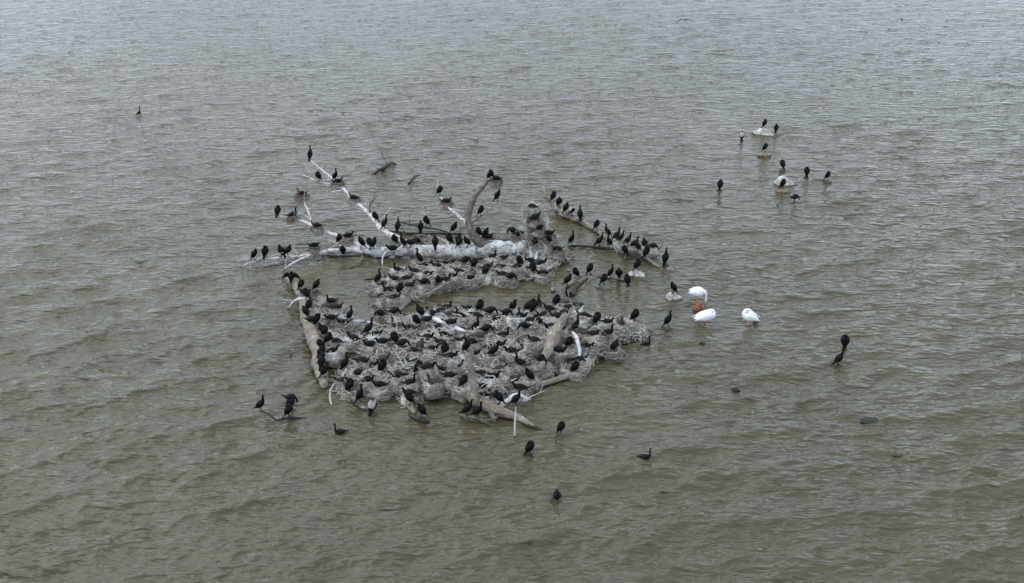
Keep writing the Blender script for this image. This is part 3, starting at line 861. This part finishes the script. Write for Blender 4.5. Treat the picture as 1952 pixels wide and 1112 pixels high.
T4 = 0.008
POSES = {
    # upright with raised neck
    'S': [(-.27, -.03, .045, T4), (-.20, .06, .055, .012), (-.145, .145, .06, .035), (-.09, .22, .095, .085), (-.02, .33, .125, .118), (.05, .44, .108, .10), (.095, .53, .066, .066), (.10, .62, .040, .040), (.085, .70, .035, .036), (.09, .765, .036, .036), (.13, .79, .033, .033), (.17, .785, .018, .018)],
    # upright, neck stretched and leaning
    'U': [(-.33, .10, .045, T4), (-.24, .15, .055, .013), (-.16, .20, .065, .045), (-.08, .26, .10, .09), (.01, .34, .124, .115), (.09, .42, .105, .10), (.15, .50, .064, .064), (.17, .60, .040, .04), (.17, .68, .035, .036), (.185, .735, .036, .036), (.225, .75, .032, .032), (.26, .74, .017, .017)],
    # hunched, neck drawn in
    'H': [(-.27, -.02, .045, T4), (-.195, .07, .055, .012), (-.14, .15, .06, .04), (-.085, .225, .10, .09), (-.015, .33, .132, .125), (.05, .42, .122, .115), (.085, .49, .085, .085), (.085, .545, .055, .056), (.105, .585, .042, .044), (.145, .59, .034, .034), (.18, .575, .018, .018)],
    # hunched, head laid back among the shoulder feathers
    'B': [(-.26, -.01, .045, T4), (-.19, .075, .055, .012), (-.135, .15, .062, .04), (-.085, .23, .105, .095), (-.01, .335, .135, .128), (.05, .425, .125, .12), (.07, .495, .09, .085), (.045, .54, .06, .055), (.0, .545, .045, .042), (-.04, .515, .032, .03), (-.07, .48, .018, .016)],
    # sitting on a nest, head low
    'N': [(-.45, .20, .042, T4), (-.35, .15, .052, .012), (-.26, .115, .062, .04), (-.17, .105, .105, .085), (-.04, .12, .135, .11), (.09, .14, .12, .10), (.17, .17, .075, .07), (.215, .215, .042, .045), (.23, .265, .036, .037), (.255, .30, .035, .035), (.295, .30, .026, .026), (.33, .29, .015, .015)],
    # sitting, tail cocked, head flat on the rim
    'L': [(-.40, .33, .042, T4), (-.33, .24, .05, .012), (-.25, .155, .06, .04), (-.17, .115, .105, .085), (-.04, .12, .137, .112), (.09, .13, .122, .10), (.18, .15, .078, .07), (.25, .165, .045, .045), (.30, .17, .038, .038), (.34, .165, .028, .028), (.375, .155, .015, .015)],
    # sitting, neck raised straight
    'K': [(-.43, .17, .042, T4), (-.34, .135, .052, .012), (-.25, .11, .062, .04), (-.165, .105, .105, .085), (-.04, .125, .132, .11), (.08, .16, .115, .10), (.145, .22, .07, .07), (.165, .30, .041, .041), (.16, .38, .035, .035), (.165, .445, .036, .036), (.205, .465, .032, .032), (.24, .455, .016, .016)],
    # standing, bowed forward with head down
    'F': [(-.38, .34, .045, T4), (-.29, .30, .055, .013), (-.20, .275, .066, .045), (-.12, .27, .10, .085), (-.01, .29, .13, .115), (.10, .32, .118, .105), (.18, .32, .075, .072), (.24, .28, .045, .045), (.275, .215, .037, .038), (.295, .15, .037, .037), (.31, .11, .03, .03), (.315, .075, .016, .016)],
    # swimming low in the water
    'W': [(-.42, .02, .042, T4), (-.33, .035, .055, .014), (-.25, .035, .07, .04), (-.16, .035, .105, .07), (-.03, .035, .125, .085), (.09, .04, .11, .08), (.155, .08, .06, .06), (.18, .18, .036, .036), (.165, .31, .031, .032), (.175, .41, .033, .033), (.215, .445, .031, .031), (.25, .445, .016, .016)],
}
# where the bill starts, its direction, and whether legs show (hip x, hip z)
BILL = {'S': ((.165, .786), (1, -.05)), 'U': ((.255, .742), (1, -.1)), 'H': ((.175, .577), (1, -.25)), 'B': ((-.065, .486), (-.6, -.8)), 'N': ((.325, .292), (1, -.2)),
        'L': ((.37, .157), (1, -.15)), 'K': ((.235, .457), (1, -.1)), 'F': ((.314, .08), (.15, -1)), 'W': ((.245, .445), (1, .15))}
HIP = {'S': (-.03, .26), 'U': (.0, .28), 'H': (-.03, .26), 'B': (-.03, .26), 'F': (.0, .22)}


def bill_mesh(pose):
    (x, z), (dx, dz) = BILL[pose]
    l = math.hypot(dx, dz)
    dx, dz = dx / l, dz / l
    ln = 0.075
    rings = [(x - dx * .01, z - dz * .01, .015, .016), (x + dx * ln * .5, z + dz * ln * .5, .009, .010), (x + dx * ln, z + dz * ln, .006, .006), (x + dx * (ln + .004) + dz * .008, z + dz * (ln + .004) - abs(dx) * .012, .003, .003)]
    V, F = loft(rings, 6)
    return mesh_py('bill', V, F, M['bill'])


def leg_mesh(hx, hz, side, sc=1.0, mat='leg'):
    y = 0.045 * side * sc
    V, F = sweep([[hx, y, hz, .022 * sc], [hx + .01 * sc, y, hz * .6, .014 * sc], [.0, y, .05 * sc, .011 * sc], [.0, y, .012 * sc, .012 * sc]], 6, 0, 0)
    off = len(V)
    # webbed foot
    z0 = .012 * sc
    V += [Vector((-.03 * sc, y, z0)), Vector((.08 * sc, y - .045 * sc, z0 * .5)), Vector((.10 * sc, y, z0 * .6)), Vector((.08 * sc, y + .045 * sc, z0 * .5)), Vector((.0, y, z0 + .015 * sc)),
          Vector((.03 * sc, y, -.004))]
    F += [(off, off + 1, off + 4), (off + 1, off + 2, off + 4), (off + 2, off + 3, off + 4), (off + 3, off, off + 4),
          (off + 1, off, off + 5), (off + 2, off + 1, off + 5), (off + 3, off + 2, off + 5), (off, off + 3, off + 5)]
    return mesh_py('leg', V, F, M[mat])


def wing_mesh(pts, chord0, chord1, thick, mat, name='wing'):
    """a spread wing: pts = spine from shoulder to tip, chords hanging from the leading edge"""
    V, F = [], []
    n = len(pts)
    for i, (x, y, z, cx, cz) in enumerate(pts):
        t = i / (n - 1)
        c = chord0 + (chord1 - chord0) * t
        ragged = 0.85 + 0.3 * ((i * 7) % 3) / 3
        th = thick * (1 - .6 * t)
        V += [(x, y, z + th), (x + cx * c * .5, y, z + cz * c * .5 + th * .7), (x + cx * c * ragged, y, z + cz * c * ragged), (x + cx * c * .5, y, z + cz * c * .5 - th * .7)]
    for i in range(n - 1):
        for k in range(4):
            k2 = (k + 1) % 4
            F.append((i * 4 + k, i * 4 + k2, (i + 1) * 4 + k2, (i + 1) * 4 + k))
    F += [(3, 2, 1, 0), tuple((n - 1) * 4 + k for k in range(4))]
    return mesh_py(name, V, F, M[mat])


BODY, BROWN, PALE, BILLS, LEGS = {}, {}, {}, {}, {}
for k, rings in POSES.items():
    rings = [(x, z, w * (1.24 if w > .09 else 1.18), h * (1.16 if h > .08 else 1.12)) for (x, z, w, h) in rings]
    V, F = loft(rings)
    # folded wings stand slightly proud of the flanks
    V = [(x, y * (1.06 if abs(y) > .07 else 1.0), z) for (x, y, z) in V]
    BODY[k] = mesh_py('cormorant', V, F, M['black'])
    BROWN[k] = BODY[k].copy()
    BROWN[k].materials[0] = M['brown']
    PALE[k] = BODY[k].copy()
    PALE[k].materials.append(M['pale_back'])
    for p in PALE[k].polygons:
        c = p.center
        if p.normal.z > -0.2 and c.z > .30 and abs(c.y) < .14 and c.z < .56:
            p.material_index = 1
    BILLS[k] = bill_mesh(k)
    if k in HIP:
        LEGS[k] = [leg_mesh(*HIP[k], s) for s in (-1, 1)]

POSE_WORD = {'S': 'upright', 'U': 'upright', 'H': 'hunched', 'B': 'hunched', 'N': 'sitting', 'L': 'sitting', 'K': 'sitting', 'F': 'bowed', 'W': 'swimming'}
FACE = {'R': 0, 'L': 180, 'A': 90, 'T': -90}
ORD = ['first', 'second', 'third', 'fourth', 'fifth', 'sixth', 'seventh', 'eighth', 'ninth', 'tenth', 'eleventh', 'twelfth', 'thirteenth', 'fourteenth', 'fifteenth', 'sixteenth', 'seventeenth', 'eighteenth', 'nineteenth', 'twentieth', 'twenty-first', 'twenty-second']
NUM = ['zero', 'one', 'two', 'three', 'four', 'five', 'six', 'seven', 'eight', 'nine', 'ten', 'eleven', 'twelve', 'thirteen', 'fourteen', 'fifteen', 'sixteen', 'seventeen', 'eighteen', 'nineteen', 'twenty']

# x y pose facing support ; support: b = perched on the nearest wood, m = on a nest raft, a number = height above water
ZONES = {
    'tip': ('on the low left branch tip', """488 497 H R b;507 490 B A b;536 491 H L b;550 490 H R b"""),
    'upl': ('along the long upper left branch', """591 306 S A b;607 346 B L b;639 345 S R b;644 351 N R bn;674 383 L R bn;706 432 B L b;575 373 K L bn"""),
    'mdl': ('on the branches left of the trunk', """531 414 B A b;560 416 K R bn;604 437 L R bn;599 473 L R bn;651 458 B R b;664 455 N R bn;690 473 H L b;706 474 B L b;713 475 H R b;653 488 B T b"""),
    'snk': ('on the dark sunken log', """733 436 S R b;758 441 S A b;802 442 H A b;813 432 B L b"""),
    'trk': ('along the pale fallen trunk', """749 477 N L b;753 464 B T b;769 477 S L b;781 475 F L b;794 464 N R bn;830 473 H A b;859 465 B L b;866 450 H R b;873 464 H A b;877 475 B R b;892 473 H L b;914 450 B L b;926 451 H R b;930 458 N R bn"""),
    'lmb': ('on the tall curved limb', """934 344 B R b;949 347 K L bn;948 384 S R b;917 414 B R b;838 374 B R b;851 389 N R bn"""),
    'rot': ('on the upturned roots', """978 449 F L b;989 452 L L bn;1016 403 F L b;1019 420 N R bn;1025 437 L L bn;1049 450 N R bn;1019 466 N T bn;1047 468 H L b;1063 488 N L bn;1016 520 B A .25"""),
    'rlg': ('along the grey slanting log', """1055 384 B R b;1064 397 B T b;1077 408 H R b;1090 413 PB R b;1104 421 S A b;1137 439 B R b"""),
    'rtg': ('on the tangle of the branching log', """1090 467 S R b;1141 470 U R b;1159 453 S L b;1162 471 S L b;1174 460 U R b;1182 464 U R b;1194 470 U R b;1207 475 U R b;1216 481 B L b;1229 474 H A b;1232 491 B R b;1190 489 B L b;1243 479 F R b;1268 502 S A r"""),
    'rlo': ('between the low rocks behind the front raft', """1082 545 H R b;1098 527 B L b;1124 526 B R b;1164 530 S R b;1151 542 B R r;1178 534 H T b;1196 543 B A r;1215 515 B R r;1085 565 K L b"""),
    'llg': ('along the thick left log', """575 553 B R b;603 554 H R r;582 561 N R bn;586 574 B L b;584 606 H L b;598 611 N R b;606 627 B R b;618 636 H L b;632 618 N L bn;631 580 K L bn;618 648 B R b;593 592 B R b;603 622 H R b;613 668 B L b;624 690 B R b;626 658 H R .6;620 682 B R b;614 702 H A b;619 719 B R b;668 617 S R b;641 591 N R m;642 656 N L m;634 673 N R m;655 619 N L m"""),
    'mid': ('middle raft', """722 542 S R m;734 545 N R m;727 569 K R m;759 519 K L m;799 503 S L m;812 509 N R m;833 511 N L m;845 507 N L m;858 506 N R m;886 506 F R m;905 513 B R m;926 527 H R m;938 494 K R m;951 513 L R m;752 536 N L m;775 535 N R m;815 526 N R m;808 546 F R m;836 546 H T m;763 561 B R m;897 534 N T m;862 530 N R m;988 492 L R m;987 512 N R m;972 537 F R m;990 510 B L m;1000 516 N R m;742 556 N L m;780 549 N R m;790 521 N L m;850 537 N R m;875 521 N L m;930 513 N R m;958 527 N L m;1030 506 N R m;1010 501 N L m;958 496 N R m;752 571 N R m;1034 525 N L m"""),
    'frt': ('front raft', """726 607 F L m;751 603 F R m;802 606 H L m;823 603 K L m;841 597 N R m;852 591 K R m;860 603 QN R m;878 606 K L m;893 592 N L m;909 606 L L m;916 596 B R m;934 603 F R m;793 622 B L m;
     947 611 N R m;965 605 F R m;978 596 H R m;984 618 S R m;993 607 N R m;1005 596 H R m;1016 596 B A m;1027 593 S A m;1008 616 N R m;1001 632 F L m;1028 625 S L m;838 628 N R m;860 619 N R m;877 635 N L m;906 635 S R m;914 645 QL R m;926 638 F R m;960 643 K R m;1003 663 L R m;871 654 L L m;840 658 N L m;849 677 B A m;859 684 N R m;889 673 B R m;904 679 N R m;939 682 U R m;992 697 K L m;1034 700 B L m;
     1060 586 B R m;1047 592 N L m;1084 591 N R m;1038 605 N R m;1063 607 L R m;1113 606 L R m;1138 620 B R m;1157 618 N R m;1183 621 QK T m;1209 614 B R m;1097 635 S R m;1112 637 QN R m;1050 628 N L m;1064 634 N R m;1160 638 K R m;1142 643 N L m;1067 672 N R m;1086 666 B R m;1119 665 N R m;1170 672 H R m;1105 690 L L m;1095 712 B R m;
     702 640 U R m;718 641 N R m;674 649 N L m;757 626 QK L m;781 630 N L m;730 656 N L m;753 658 B L m;767 665 F R m;815 648 N R m;802 673 QH R m;817 681 N L m;731 688 QN R m;774 696 N L m;690 692 L L m;658 706 S R m;730 711 B R m;682 716 N T m;798 713 B R m;816 704 N R m;848 706 L R m;760 721 L R m;813 719 N L m;856 721 L R m;782 734 K R m;827 734 QK L m;724 738 N L m;883 739 B R m;781 755 N L m;659 730 N R m;
     953 707 QN R m;918 717 L R m;920 731 B R m;922 742 N L m;980 727 QN R m;1010 728 H L m;991 744 N L m;921 758 N R m;938 761 N L m;667 748 B R m;815 614 N R m;846 642 N L m;824 669 N R m;787 673 N L m;764 677 N R m;706 661 N L m;711 701 N R m;742 724 N L m;700 729 N R m;872 701 N R m;898 656 N L m;952 662 N R m;975 674 N L m;940 722 N R m;1018 652 N L m;1075 601 N R m;1128 642 N R m;1082 692 N L m"""),
    'edg': ('at the front raft water edge', """687 765 S R b;710 787 PB A r;781 771 B L b;803 795 H L b;888 793 U R b;909 797 U R b;952 771 H L b;984 776 U R b"""),
    'fbr': ('on the far front left branch', """497 786 U R b;553 768 F R .02;555 781 B R .02;551 795 B R b"""),
    'fro': ('on the far rocks', """1457 243 B R r;1479 252 B A r;1414 267 PH A r;1458 289 B R r;1491 322 B A r;1492 359 B R r;1537 336 B A r;1577 343 B R r;1372 361 B A r;1514 384 F R r"""),
}
SINGLE = [
    (1283, 559, 'H', 'L', 'r', 'hunched cormorant on the whitewashed rock nearest the pelicans'),
    (1273, 622, 'S', 'R', 'r', 'upright cormorant on a small dark rock left of the pelicans'),
    (1609, 662, 'B', 'A', 'r', 'hunched cormorant, farther of two standing far right in open water'),
    (1597, 695, 'U', 'R', 'r', 'leaning cormorant, nearer of two standing far right in open water'),
    (1070, 827, 'B', 'R', 'r', 'hunched cormorant standing in the water right of the forked root log'),
    (1011, 867, 'B', 'R', 'r', 'hunched cormorant standing alone in the water below the front raft'),
    (647, 824, 'W', 'L', 'w', 'cormorant swimming left, below the front left corner of the raft'),
    (1231, 872, 'W', 'R', 'w', 'cormorant swimming right, in open water at lower right'),
    (1062, 946, 'W', 'T', 'w', 'swimming cormorant lowest in the picture, only neck and back showing'),
    (265, 216, 'W', 'A', 'w', 'lone swimming cormorant far off at upper left'),
    (1232, 657, 'W', 'R', 'w', 'swimming cormorant just off the right tip of the front raft'),
]
ROW_EDGES = [598, 611, 629, 646, 668, 690, 712, 735]
MID_EDGES = [508, 524, 540]

SPX = np.array([project(p + Vector((0, 0, r))) for p, r in SAMPLES])


def perch(px, py):
    d = (SPX[:, 0] - px) ** 2 + (SPX[:, 1] - py) ** 2
    i = int(d.argmin())
    p, r = SAMPLES[i]
    if d[i] > 10 ** 2:
        print('far perch', px, py, round(math.sqrt(d[i])))
    w = P(px, py, p.z + r * 0.9)
    q = p + Vector((0, 0, r * 0.9))
    v = w - q
    m = max(r * 0.6, 0.03)
    return q + (v * (m / v.length) if v.length > m else v)


def on_raft(px, py, lift):
    w = P(px, py, 0.5)
    for _ in range(8):
        z = max(float(front.height(w.x, w.y)), float(mid.height(w.x, w.y)), float(left.height(w.x, w.y)), 0.02) + lift
        w = P(px, py, z)
    return w


def rock_mesh(seed, sx, sy, sz, mat, name='rock'):
    import bmesh
    bm = bmesh.new()
    bmesh.ops.create_icosphere(bm, subdivisions=3, radius=1.0)
    for v in bm.verts:
        c = v.co
        k = 1 + 0.42 * noise.noise(c * 1.1 + Vector((seed, 0, 0))) + 0.24 * noise.noise(c * 2.7 + Vector((0, seed, 0)))
        # broken faces
        for fx, fy, fz, lim in ((.6, .3, .74, .82), (-.7, .2, .68, .86), (.1, -.8, .59, .85)):
            dd = (c.x * fx + c.y * fy + c.z * fz) * k
            if dd > lim:
                k *= lim / dd
        v.co = Vector((c.x * k * sx, c.y * k * sy, c.z * k * sz))
    me = bpy.data.meshes.new(name)
    bm.to_mesh(me)
    bm.free()
    for p in me.polygons:
        p.use_smooth = True
    me.materials.append(mat)
    return me


ROCK_N = [0]


def rock(px, py, sx, sy, top, mat, label, name='rock'):
    """rock whose waterline centre is at the photograph point"""
    ROCK_N[0] += 1
    sz = max(top * 1.3, 0.12)
    me = rock_mesh(ROCK_N[0] * 5.3, sx, sy, sz, M[mat], name)
    zt = max(v.co.z for v in me.vertices)
    w = P(px, py, 0)
    o = link(name, me, None, (w.x, w.y, top - zt))
    o.rotation_euler.z = random.uniform(-.5, .5)
    tag(o, label, 'rock')
    return o


# rocks: (foot point) -> (top height, half width, half depth, material, label, centre offset px)
BIRD_ROCK = {
    (1268, 502): (.05, .22, .2, 'rock_grey', 'dark flat rock under the rightmost cormorant of the tangle'),
    (1151, 542): (.22, .52, .36, 'rock_grey', 'low rounded grey rock left of the dark stick'),
    (1196, 543): (.06, .2, .18, 'rock_grey', 'small dark rock awash at the right end of the dark stick'),
    (1215, 515): (.34, .62, .45, 'rock_pale', 'pale grey boulder at the lower right of the log tangle'),
    (603, 554): (.08, .26, .24, 'rock_grey', 'small dark rock awash right of the left log top'),
    (710, 787): (.05, .28, .22, 'rock_grey', 'small black wet rock below the front left raft edge'),
    (1457, 243): (.58, 1.1, .6, 'rock_pale', 'pale pinkish rock farthest at upper right with a cormorant on top'),
    (1479, 252): (.14, .75, .40, 'rock_tan', 'low brown rock right beside the farthest pale rock'),
    (1414, 267): (.05, .2, .2, 'rock_grey', 'small dark rock awash left of the farthest pale rock'),
    (1458, 289): (.34, .62, .42, 'rock_tan', 'tan rock with one cormorant below the farthest pale rock'),
    (1491, 322): (.16, .26, .22, 'rock_grey', 'small dark rock just behind the round white rock'),
    (1492, 359): (.26, .55, .36, 'rock_tan', 'orange brown rock just in front of the round white rock'),
    (1537, 336): (.05, .2, .2, 'rock_grey', 'small dark rock awash right of the round white rock'),
    (1577, 343): (.12, .34, .26, 'rock_tan', 'flat pale rock at the far right of the far group'),
    (1372, 361): (.07, .24, .22, 'rock_grey', 'small dark rock at the far left of the far group'),
    (1514, 384): (.05, .28, .22, 'rock_grey', 'flat wet rock lowest in the far group'),
    (1283, 559): (.34, .52, .40, 'rock_pale', 'whitewashed rock nearest the three pelicans'),
    (1273, 622): (.16, .28, .24, 'rock_grey', 'small dark pointed rock left of the pelicans'),
    (1609, 662): (.04, .2, .18, 'rock_grey', 'small wet rock, farther of two at far right'),
    (1597, 695): (.04, .24, .2, 'rock_grey', 'small wet rock, nearer of two at far right'),
    (1070, 827): (.06, .28, .2, 'rock_grey', 'small wet rock right of the forked root log'),
    (1011, 867): (.04, .22, .18, 'rock_grey', 'small wet rock alone below the front raft'),
}


def on_rock(px, py):
    top, sx, sy, mat, label = BIRD_ROCK[(px, py)]
    w = P(px, py, top)
    px0, py0 = project((w.x, w.y, 0))
    rock(px0, py0, sx, sy, top, mat, label)
    return w - Vector((0, 0, 0.015))


BIRDN = [0]


def cormorant(px, py, pose, face, sup, where, label=None, zone=None, scale=1.0):
    mesh_set = BODY
    if pose[0] == 'P':
        mesh_set, pose = PALE, pose[1]
    elif pose[0] == 'Q':
        mesh_set, pose = BROWN, pose[1]
    nest = False
    rg = random.Random(px * 7919 + py)
    if sup == 'm':
        nest = pose in 'NLK' or rg.random() < .7
        pos = on_raft(px, py, 0.30 if pose in 'NLK' else 0.22 if nest else 0.06)
    elif sup == 'bn':
        nest = True
        pos = perch(px, py) + Vector((0, 0, .08))
        if zone and 'roots' in zone:
            pos += Vector((0, -.55, .2))
    elif sup == 'b':
        pos = perch(px, py)
    elif sup == 'r':
        pos = on_rock(px, py)
    elif sup == 'w':
        pos = P(px, py, 0.01)
        scale *= .88
    else:
        pos = P(px, py, float(sup))
    BIRDN[0] += 1
    s = (1.27 if sup == 'm' else 1.2) * scale * rg.uniform(.93, 1.07)
    yaw = math.radians(FACE[face] + rg.uniform(-28, 28))
    o = link('cormorant', mesh_set[pose], None, pos)
    o.rotation_euler = (rg.uniform(-.05, .05), rg.uniform(-.07, .07), yaw)
    o.scale = (s, s * rg.uniform(.95, 1.06), s)
    kind = {'P': 'pale backed ', 'Q': 'brown '}.get('P' if mesh_set is PALE else 'Q' if mesh_set is BROWN else '', '')
    tag(o, label or f'{POSE_WORD[pose]} {kind or ""}cormorant {where}', 'cormorant', zone or 'cormorants in the open water')
    link('bill', BILLS[pose], o)
    for lm in LEGS.get(pose, []):
        link('leg', lm, o)
    if nest:
        sc = rg.uniform(.95, 1.2) * (1.22 if sup == 'm' else 1.0)
        n = link('nest', rg.choice(NESTS if sup == 'm' else BNESTS), None, pos - Vector((0, 0, .13 * sc)))
        n.rotation_euler.z = rg.uniform(0, 6.28)
        n.scale = (sc, sc, sc * (1 if sup == 'm' else .8))
        tag(n, 'twig nest under ' + ('swimming ' if False else '') + f'cormorant {where}', 'nest', 'nests of the cormorant colony')
        if zone and 'roots' in zone:
            n.scale = (sc * 1.05, sc * 1.05, sc * .8)
            n.location.z -= .05
    return o


def parse(txt):
    out = []
    for it in txt.replace('\n', ' ').split(';'):
        a = it.split()
        if a:
            out.append((int(a[0]), int(a[1]), a[2], a[3], a[4]))
    return out


ZLIST = []
for key, (phrase, txt) in ZONES.items():
    birds = parse(txt)
    if key == 'llg':
        ZLIST.append((key, 'on upper half of left log', [b for b in birds if b[1] < 615]))
        ZLIST.append((key, 'on lower half of left log', [b for b in birds if b[1] >= 615]))
    else:
        ZLIST.append((key, phrase, birds))
for key, phrase, birds in ZLIST:
    grp = f'cormorants {phrase}' if key not in ('mid', 'frt') else f'cormorants on the {phrase}'
    if key in ('mid', 'frt'):
        edges = MID_EDGES if key == 'mid' else ROW_EDGES
        rows = {}
        for b in birds:
            rows.setdefault(sum(b[1] >= e for e in edges), []).append(b)
        for r, lst in rows.items():
            lst.sort()
            for i, b in enumerate(lst):
                cormorant(*b, f'on {phrase}, row {NUM[r + 1]} from back, {ORD[i]} from left', zone=grp)
    else:
        birds.sort()
        for i, b in enumerate(birds):
            cormorant(*b, f'{ORD[i]} from left of {NUM[len(birds)]} {phrase}', zone=grp)
for (px, py, pose, face, sup, label) in SINGLE:
    cormorant(px, py, pose, face, sup, '', label=label)
print('cormorants', BIRDN[0])

# the one drying its wings on the top of the left log
pos = perch(556, 538)
o = link('cormorant', BODY['B'], None, pos)
o.rotation_euler.z = math.radians(84)
o.scale = (1.1,) * 3
tag(o, 'cormorant with wings spread to dry on the top end of the left log', 'cormorant', 'cormorants on upper half of left log')
link('bill', BILLS['B'], o)
for lm in LEGS['B']:
    link('leg', lm, o)
for s in (-1, 1):
    link('wing', wing_mesh([(.04, s * .06, .43, -.3, -1), (.03, s * .2, .52, -.3, -1), (.0, s * .33, .47, -.3, -1), (-.03, s * .44, .34, -.35, -1), (-.05, s * .50, .22, -.35, -1)], .26, .12, .018, 'black'), o)

# ------------------------------------------------------------------ pelicans
def pelican(px, py, yaw, rings, label, bill=None, wing=None, legs=True, scale=1.0):
    V, F = loft(rings, 16)
    o = link('pelican', mesh_py('pelican', V, F, M['white']), None, P(px, py, 0.0))
    o.rotation_euler.z = math.radians(yaw)
    o.scale = (scale, scale * 1.12, scale * 1.1)
    tag(o, label, 'pelican', 'white pelicans by the whitewashed rock')
    if bill:
        bv, bf = loft(bill, 8)
        link('bill', mesh_py('bill', bv, bf, M['orange']), o)
    for s in (-1, 1):
        if wing:
            wv, wf = loft(wing, 10)
            wv = [(x, y * .35 + s * wing[2][2] * 1.0, z) for (x, y, z) in wv]
            link('wing', mesh_py('wing', wv, wf, M['wing_shade_grey']), o)
        link('leg', leg_mesh(.02, .2, s * 1.6, 1.5, 'orange'), o)
    return o


BODY_SLEEP = [(-.66, .30, .03, .012), (-.56, .31, .08, .04), (-.42, .33, .16, .12), (-.22, .36, .25, .22), (.02, .41, .30, .28), (.26, .44, .29, .28), (.42, .46, .22, .22), (.46, .56, .14, .14), (.40, .66, .10, .10), (.28, .69, .08, .075), (.16, .66, .075, .07), (.08, .63, .05, .045)]
WING_SLEEP = [(-.70, .30, .02, .01), (-.50, .33, .06, .05), (-.22, .38, .22, .15), (.10, .43, .20, .18), (.32, .46, .10, .12), (.40, .48, .03, .04)]
pelican(1343, 616, 10, BODY_SLEEP, 'largest white pelican, asleep in front of the rust red lump',
        bill=[(.10, .63, .035, .03), (-.05, .60, .03, .022), (-.22, .55, .02, .014), (-.30, .52, .008, .008)], wing=WING_SLEEP, scale=.98)
BODY_BALL = [(-.46, .30, .03, .015), (-.38, .31, .09, .05), (-.28, .34, .18, .14), (-.10, .40, .27, .26), (.10, .44, .30, .30), (.26, .48, .25, .25), (.32, .60, .15, .15), (.25, .72, .10, .10), (.12, .76, .085, .075), (.02, .72, .07, .06), (-.05, .67, .04, .04)]
pelican(1429, 617, 168, BODY_BALL, 'rightmost white pelican, round and preening, apart from the other two',
        bill=[(-.03, .68, .03, .03), (-.14, .60, .026, .02), (-.26, .52, .012, .01)], wing=[(-.56, .28, .02, .01), (-.42, .33, .05, .05), (-.18, .39, .20, .15), (.05, .43, .18, .18), (.22, .46, .10, .12), (.28, .48, .03, .04)], scale=.98)
BODY_BOW = [(-.42, .62, .03, .015), (-.34, .60, .09, .05), (-.24, .58, .17, .13), (-.06, .58, .25, .23), (.12, .60, .27, .25), (.26, .60, .18, .18), (.36, .60, .11, .11), (.43, .52, .085, .085), (.45, .40, .07, .07), (.45, .28, .065, .065), (.46, .18, .075, .07), (.45, .10, .05, .05)]
pelican(1328, 578, -8, BODY_BOW, 'white pelican bending its neck down behind the rust red lump',
        bill=[(.45, .12, .04, .04), (.42, .02, .035, .03), (.38, -.12, .012, .012)], wing=[(-.50, .60, .02, .01), (-.38, .60, .05, .05), (-.16, .60, .19, .15), (.04, .62, .17, .16), (.18, .63, .08, .10), (.24, .64, .03, .04)], scale=1.08)

rock(1332, 592, .34, .30, .50, 'rock_red', 'rust red lump of rock between two of the white pelicans')
rock(1493, 351, .85, .6, .72, 'rock_pale', 'round white rock in the middle of the far group')
rock(1508, 351, .50, .30, .12, 'rock_grey', 'low grey rock touching the right side of the round white rock')
rock(908, 268, .24, .2, .16, 'rock_grey', 'small grey rock alone in open water above the curved limb')
rock(1665, 803, .60, .36, .09, 'rock_dark', 'flat dark rock just breaking the surface at lower right')
rock(1716, 863, .48, .30, .10, 'rock_tan', 'reddish rock barely awash at far lower right')
rock(1402, 741, .24, .16, .04, 'rock_dark', 'tiny dark rock awash right of the front raft')
rock(1338, 654, .16, .12, .08, 'rock_dark', 'tiny black rock tip in the water below the pelicans')
rock(1440, 614, .18, .14, .07, 'rock_grey', 'small dark rock at the feet of the rightmost pelican')
rock(606, 582, .45, .35, .30, 'rock_grey', 'grey rock beside the left log under its side branch')

# ------------------------------------------------------------------ flying birds
def flyer(px, py, z, yaw, span, label, roll=0.0):
    V, F = loft([(-.30, .0, .05, .01), (-.2, .0, .05, .03), (-.08, .0, .07, .06), (.06, .01, .08, .07), (.18, .02, .05, .05), (.25, .03, .04, .04), (.30, .03, .02, .02), (.35, .02, .006, .006)], 10)
    o = link('flying_bird', mesh_py('flying_bird', V, F, M['gull']), None, P(px, py, z))
    o.rotation_euler = (roll, 0, math.radians(yaw))
    tag(o, label, 'bird')
    for s in (-1, 1):
        h = span / 2
        link('wing', wing_mesh([(.08, s * .05, .03, -1, 0), (.12, s * h * .3, .10, -1, 0), (.10, s * h * .55, .06, -1, -.02), (.02, s * h * .8, -.10, -1, -.05), (-.08, s * h, -.24, -1, -.05)], .38, .14, .045, 'gull'), o)
    return o


flyer(1306, 39, 1.4, 100, 2.1, 'dark bird gliding low over the water near the top edge', .05)
flyer(1719, 38, 1.5, 70, .55, 'tiny dark bird in flight at the upper right edge', .9)
